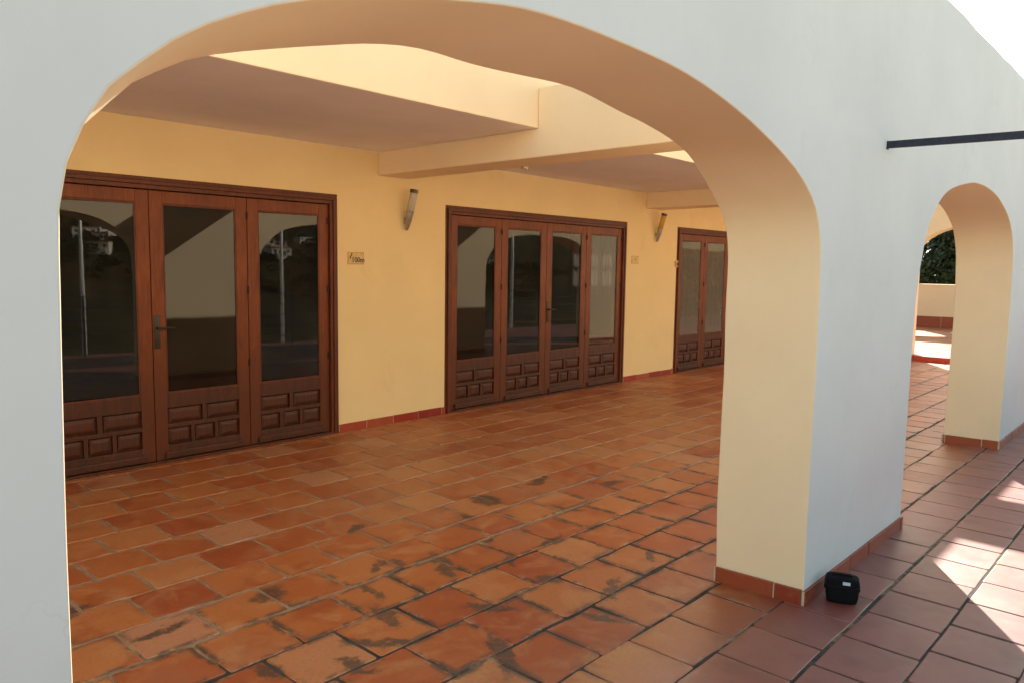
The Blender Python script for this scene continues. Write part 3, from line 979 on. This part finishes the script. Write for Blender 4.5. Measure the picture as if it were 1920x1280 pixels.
# ------------------------------------------------------------------ far cream wall with an arched opening
def far_wall():
    root = empty('far_wall')
    X0, X1 = 25.0, 25.55
    b = MB(); b.box((X0, -1.9, -.02), (X1, 14.2, 1.249), M['farwall'], .0); b.build('parapet', root)
    hw, sp, rise = 1.66, 1.93, 1.06
    o = [(-1.9, 1.25)]
    ARC = (1.42, 5.02, 8.62, 12.22)
    for cy in ARC:
        o.append((cy-hw, 1.25))
        for i in range(37):
            t = math.pi * (1 - i/36)
            c, q = math.cos(t), math.sin(t)
            e = 2/2.25
            o.append((cy + hw*math.copysign(abs(c)**e, c), sp + rise*abs(q)**e))
        o.append((cy+hw, 1.25))
    o += [(14.2, 1.25), (14.2, 3.85), (-1.9, 3.85)]
    b = MB(); b.prism(o, 'x', X0, X1, M['farwall'], M['farwall'], M['farwall']); b.build('wall', root, sharp=40)
    for cy in ARC:
        b = MB(); b.box((X0-.012, cy-hw+.001, 1.2505), (X1+.012, cy+hw-.001, 1.275), M['farwall'], .004); b.build('ledge', root)
    skirt_run((X0, 14.2), (X0, -1.9), (-1, 0), z1=.33, lens=1.05, seed=71).build('skirting', root)
    shift(root, (25.2, 4.0, 0))
    tag(root, 'cream wall with an row of arched openings over a parapet beyond the sunlit terrace', 'wall')
far_wall()

# ------------------------------------------------------------------ trees beyond the far wall
def tree(base, h, r, seed, label, nleaf=9000):
    rr = random.Random(seed)
    root = empty('tree', base)
    b = MB()
    top = Vector((rr.uniform(-.4, .4), rr.uniform(-.4, .4), h*.62))
    tr = [Vector((0, 0, 0)), Vector((.1, .05, h*.2)), Vector((.0, .15, h*.42)), top]
    b.ring_tube(tr, [.26, .21, .17, .10], M['bark'], 12)
    limbs = []
    for i in range(9):
        a = rr.uniform(0, 2*math.pi); s = Vector((0, .1, h*rr.uniform(.3, .58)))
        e = Vector((math.cos(a)*r*rr.uniform(.5, .85), math.sin(a)*r*rr.uniform(.5, .85), h*rr.uniform(.5, .9)))
        mid = s.lerp(e, .5) + Vector((0, 0, -.1))
        b.ring_tube([s, mid, e], [.09, .06, .025], M['bark'], 8); limbs.append(e)
    b.build('trunk', root, sharp=60)
    b = MB(); bm = b.bm; lay = bm.verts.layers.float.new("leaf"); k = b.mi(M['leaf'])
    cl = []
    for i in range(46):
        d = Vector((rr.gauss(0, 1), rr.gauss(0, 1), rr.gauss(0, .8))).normalized() * (rr.random()**.45)
        cl.append((Vector((d.x*r, d.y*r, h*.66 + d.z*h*.36)), rr.uniform(.5, 1.0)*r*.34, rr.random()))
    for i in range(nleaf):
        c, cr, tone = rr.choice(cl)
        d = Vector((rr.gauss(0, 1), rr.gauss(0, 1), rr.gauss(0, .8))).normalized() * cr * rr.random()**.4
        p = c + d
        u = Vector((rr.gauss(0, 1), rr.gauss(0, 1), rr.gauss(0, 1))).normalized(); w = u.orthogonal().normalized()
        s = rr.uniform(.07, .15); q = s*.55
        vv = [bm.verts.new(p + x) for x in (u*s, w*q, -u*s, -w*q)]
        tv = min(1, max(0, tone*.6 + rr.uniform(0, .4)))
        for v in vv: v[lay] = tv
        f = bm.faces.new(vv); f.material_index = k
    b.build('crown', root, recalc=False)
    tag(root, label, 'tree')
tree((31.5, 8.2, -3.2), 8.6, 3.0, 4, 'dark green tree filling the arched opening of the far wall', 26000)
tree((37.0, 11.0, -3.2), 9.5, 3.6, 9, 'dense dark tree farther back behind the opening of the far wall', 26000)
tree((33.5, 5.2, -3.2), 9.0, 3.2, 14, 'dark tree with a low crown behind the far parapet', 22000)
tree((36.0, 8.9, -3.2), 9.2, 3.2, 21, 'broad dark tree close behind the left of the arched opening', 24000)

# ------------------------------------------------------------------ across the street, seen in the door panes
rt = empty('railing')
b = MB()
for zz in (1.0, .80, .59, .38, .17):
    b.box((-4.0, -1.862, zz-.012), (25.0, -1.838, zz+.012), M['iron'])
b.build('rail', rt)
for i in range(16):
    b = MB(); b.box((-4.0 + i*1.9, -1.872, 0), (-3.965 + i*1.9, -1.828, .985), M['iron']); b.build('post', rt)
shift(rt, (10, -1.85, 0))
tag(rt, 'black iron railing of thin horizontal rails along the terrace edge', 'railing')
lamp0 = None
for (x, y) in ((8.1, -23.3), (16, -21.2), (26.4, -16.4)):
    if lamp0 is None:
        rt = empty('street_lamp')
        b = MB(); b.ring_tube([(0, 0, 0), (0, 0, 5), (0, 0, 9.0)], [.10, .08, .055], M['pole'], 10); b.build('pole', rt)
        b = MB(); b.ring_tube([(0, 0, 9), (0, .5, 9.3), (0, 1.2, 9.4)], [.05, .045, .04], M['pole'], 8); b.build('arm', rt)
        b = MB(); b.box((-.12, 1.0, 9.32), (.12, 1.6, 9.42), M['pole'], .02); b.build('lamp_head', rt)
        tag(rt, 'tall pale street lamp across the road', 'street lamp', 'street lamps across the road')
        lamp0 = rt
    else:
        rt = copy_tree(lamp0)
    rt.location = (x, y, -3.2)
h0 = None
rr = random.Random(12)
for i in range(34):
    if h0 is None:
        rt = empty('house')
        b = MB(); b.box((-4.5, -3.5, -2), (4.5, 3.5, 4.6), M['housewhite'], .05); b.box((-2, 3.5, -2), (3.8, 5.2, 1.8), M['housewhite'], .05); b.build('wall', rt)
        b = MB(); b.box((-4.8, -3.8, 4.601), (4.8, 3.8, 4.9), M['housetile'], .05); b.build('roof', rt)
        for (wx, wz) in ((-3, 2.6), (0, 2.6), (3, 2.6), (-3, .3)):
            b = MB(); b.box((wx-.6, 3.45, wz), (wx+.6, 3.53, wz+1.2), M['darkwin'], .01); b.build('window', rt)
        tag(rt, 'white house among scrub on the opposite hillside', 'house', 'white houses on the opposite hillside')
        h0 = rt
    else:
        rt = copy_tree(h0)
    for _ in range(200):
        az = math.radians(rr.choice((rr.uniform(8, 17), rr.uniform(8, 17), rr.uniform(21, 30), rr.uniform(36, 44)))); dd = rr.uniform(120, 200)
        x, y = math.sin(az)*dd, -math.cos(az)*dd
        t = min(1, max(0, (-y-70)/190))
        a2 = math.degrees(math.atan2(x, -y)); ridge = 24 - 10*min(1, max(0, (a2-25)/35))
        z = -3.3 + (t*t*(3-2*t))*(ridge + 7*noise.noise(Vector((x*.012, y*.012, 0)))) + 2.5*t*noise.noise(Vector((x*.05, y*.05, 5)))
        if .1 < math.degrees(math.atan2(z - 1.6, dd)) < 2.3: break
    rt.location = (x, y, z); rt.rotation_euler = (0, 0, rr.uniform(-.5, .5)); q = rr.uniform(.32, .55); rt.scale = (q, q, q*rr.uniform(.7, 1.1))

def scrub():
    r2 = random.Random(31)
    b = MB(); bm = b.bm; lay = bm.verts.layers.float.new("leaf"); k = b.mi(M['leaf'])
    for i in range(420):
        az = math.radians(r2.uniform(4, 48)); dd = r2.uniform(95, 195)
        x, y = math.sin(az)*dd, -math.cos(az)*dd
        t = min(1, max(0, (-y-70)/190))
        a2 = math.degrees(math.atan2(x, -y)); ridge = 24 - 10*min(1, max(0, (a2-25)/35))
        z = -3.3 + (t*t*(3-2*t))*(ridge + 7*noise.noise(Vector((x*.012, y*.012, 0)))) + 2.5*t*noise.noise(Vector((x*.05, y*.05, 5)))
        R0 = r2.uniform(.7, 2.0); tone = r2.random()
        for q in range(60):
            d = Vector((r2.gauss(0, 1), r2.gauss(0, 1), abs(r2.gauss(0, .8)))).normalized() * R0 * r2.random()**.4
            c = Vector((x, y, z + R0*.3)) + d
            u = Vector((r2.gauss(0, 1), r2.gauss(0, 1), r2.gauss(0, 1))).normalized(); w = u.orthogonal().normalized()
            sz = r2.uniform(.2, .45)
            vv = [bm.verts.new(c + p) for p in (u*sz, w*sz*.7, -u*sz, -w*sz*.7)]
            for v in vv: v[lay] = min(1, tone*.6 + r2.uniform(0, .4))
            f = bm.faces.new(vv); f.material_index = k
    o = b.build('scrub', recalc=False)
    tag(o, 'dark scrub covering the opposite hillside', 'scrub', None, 'stuff')
scrub()
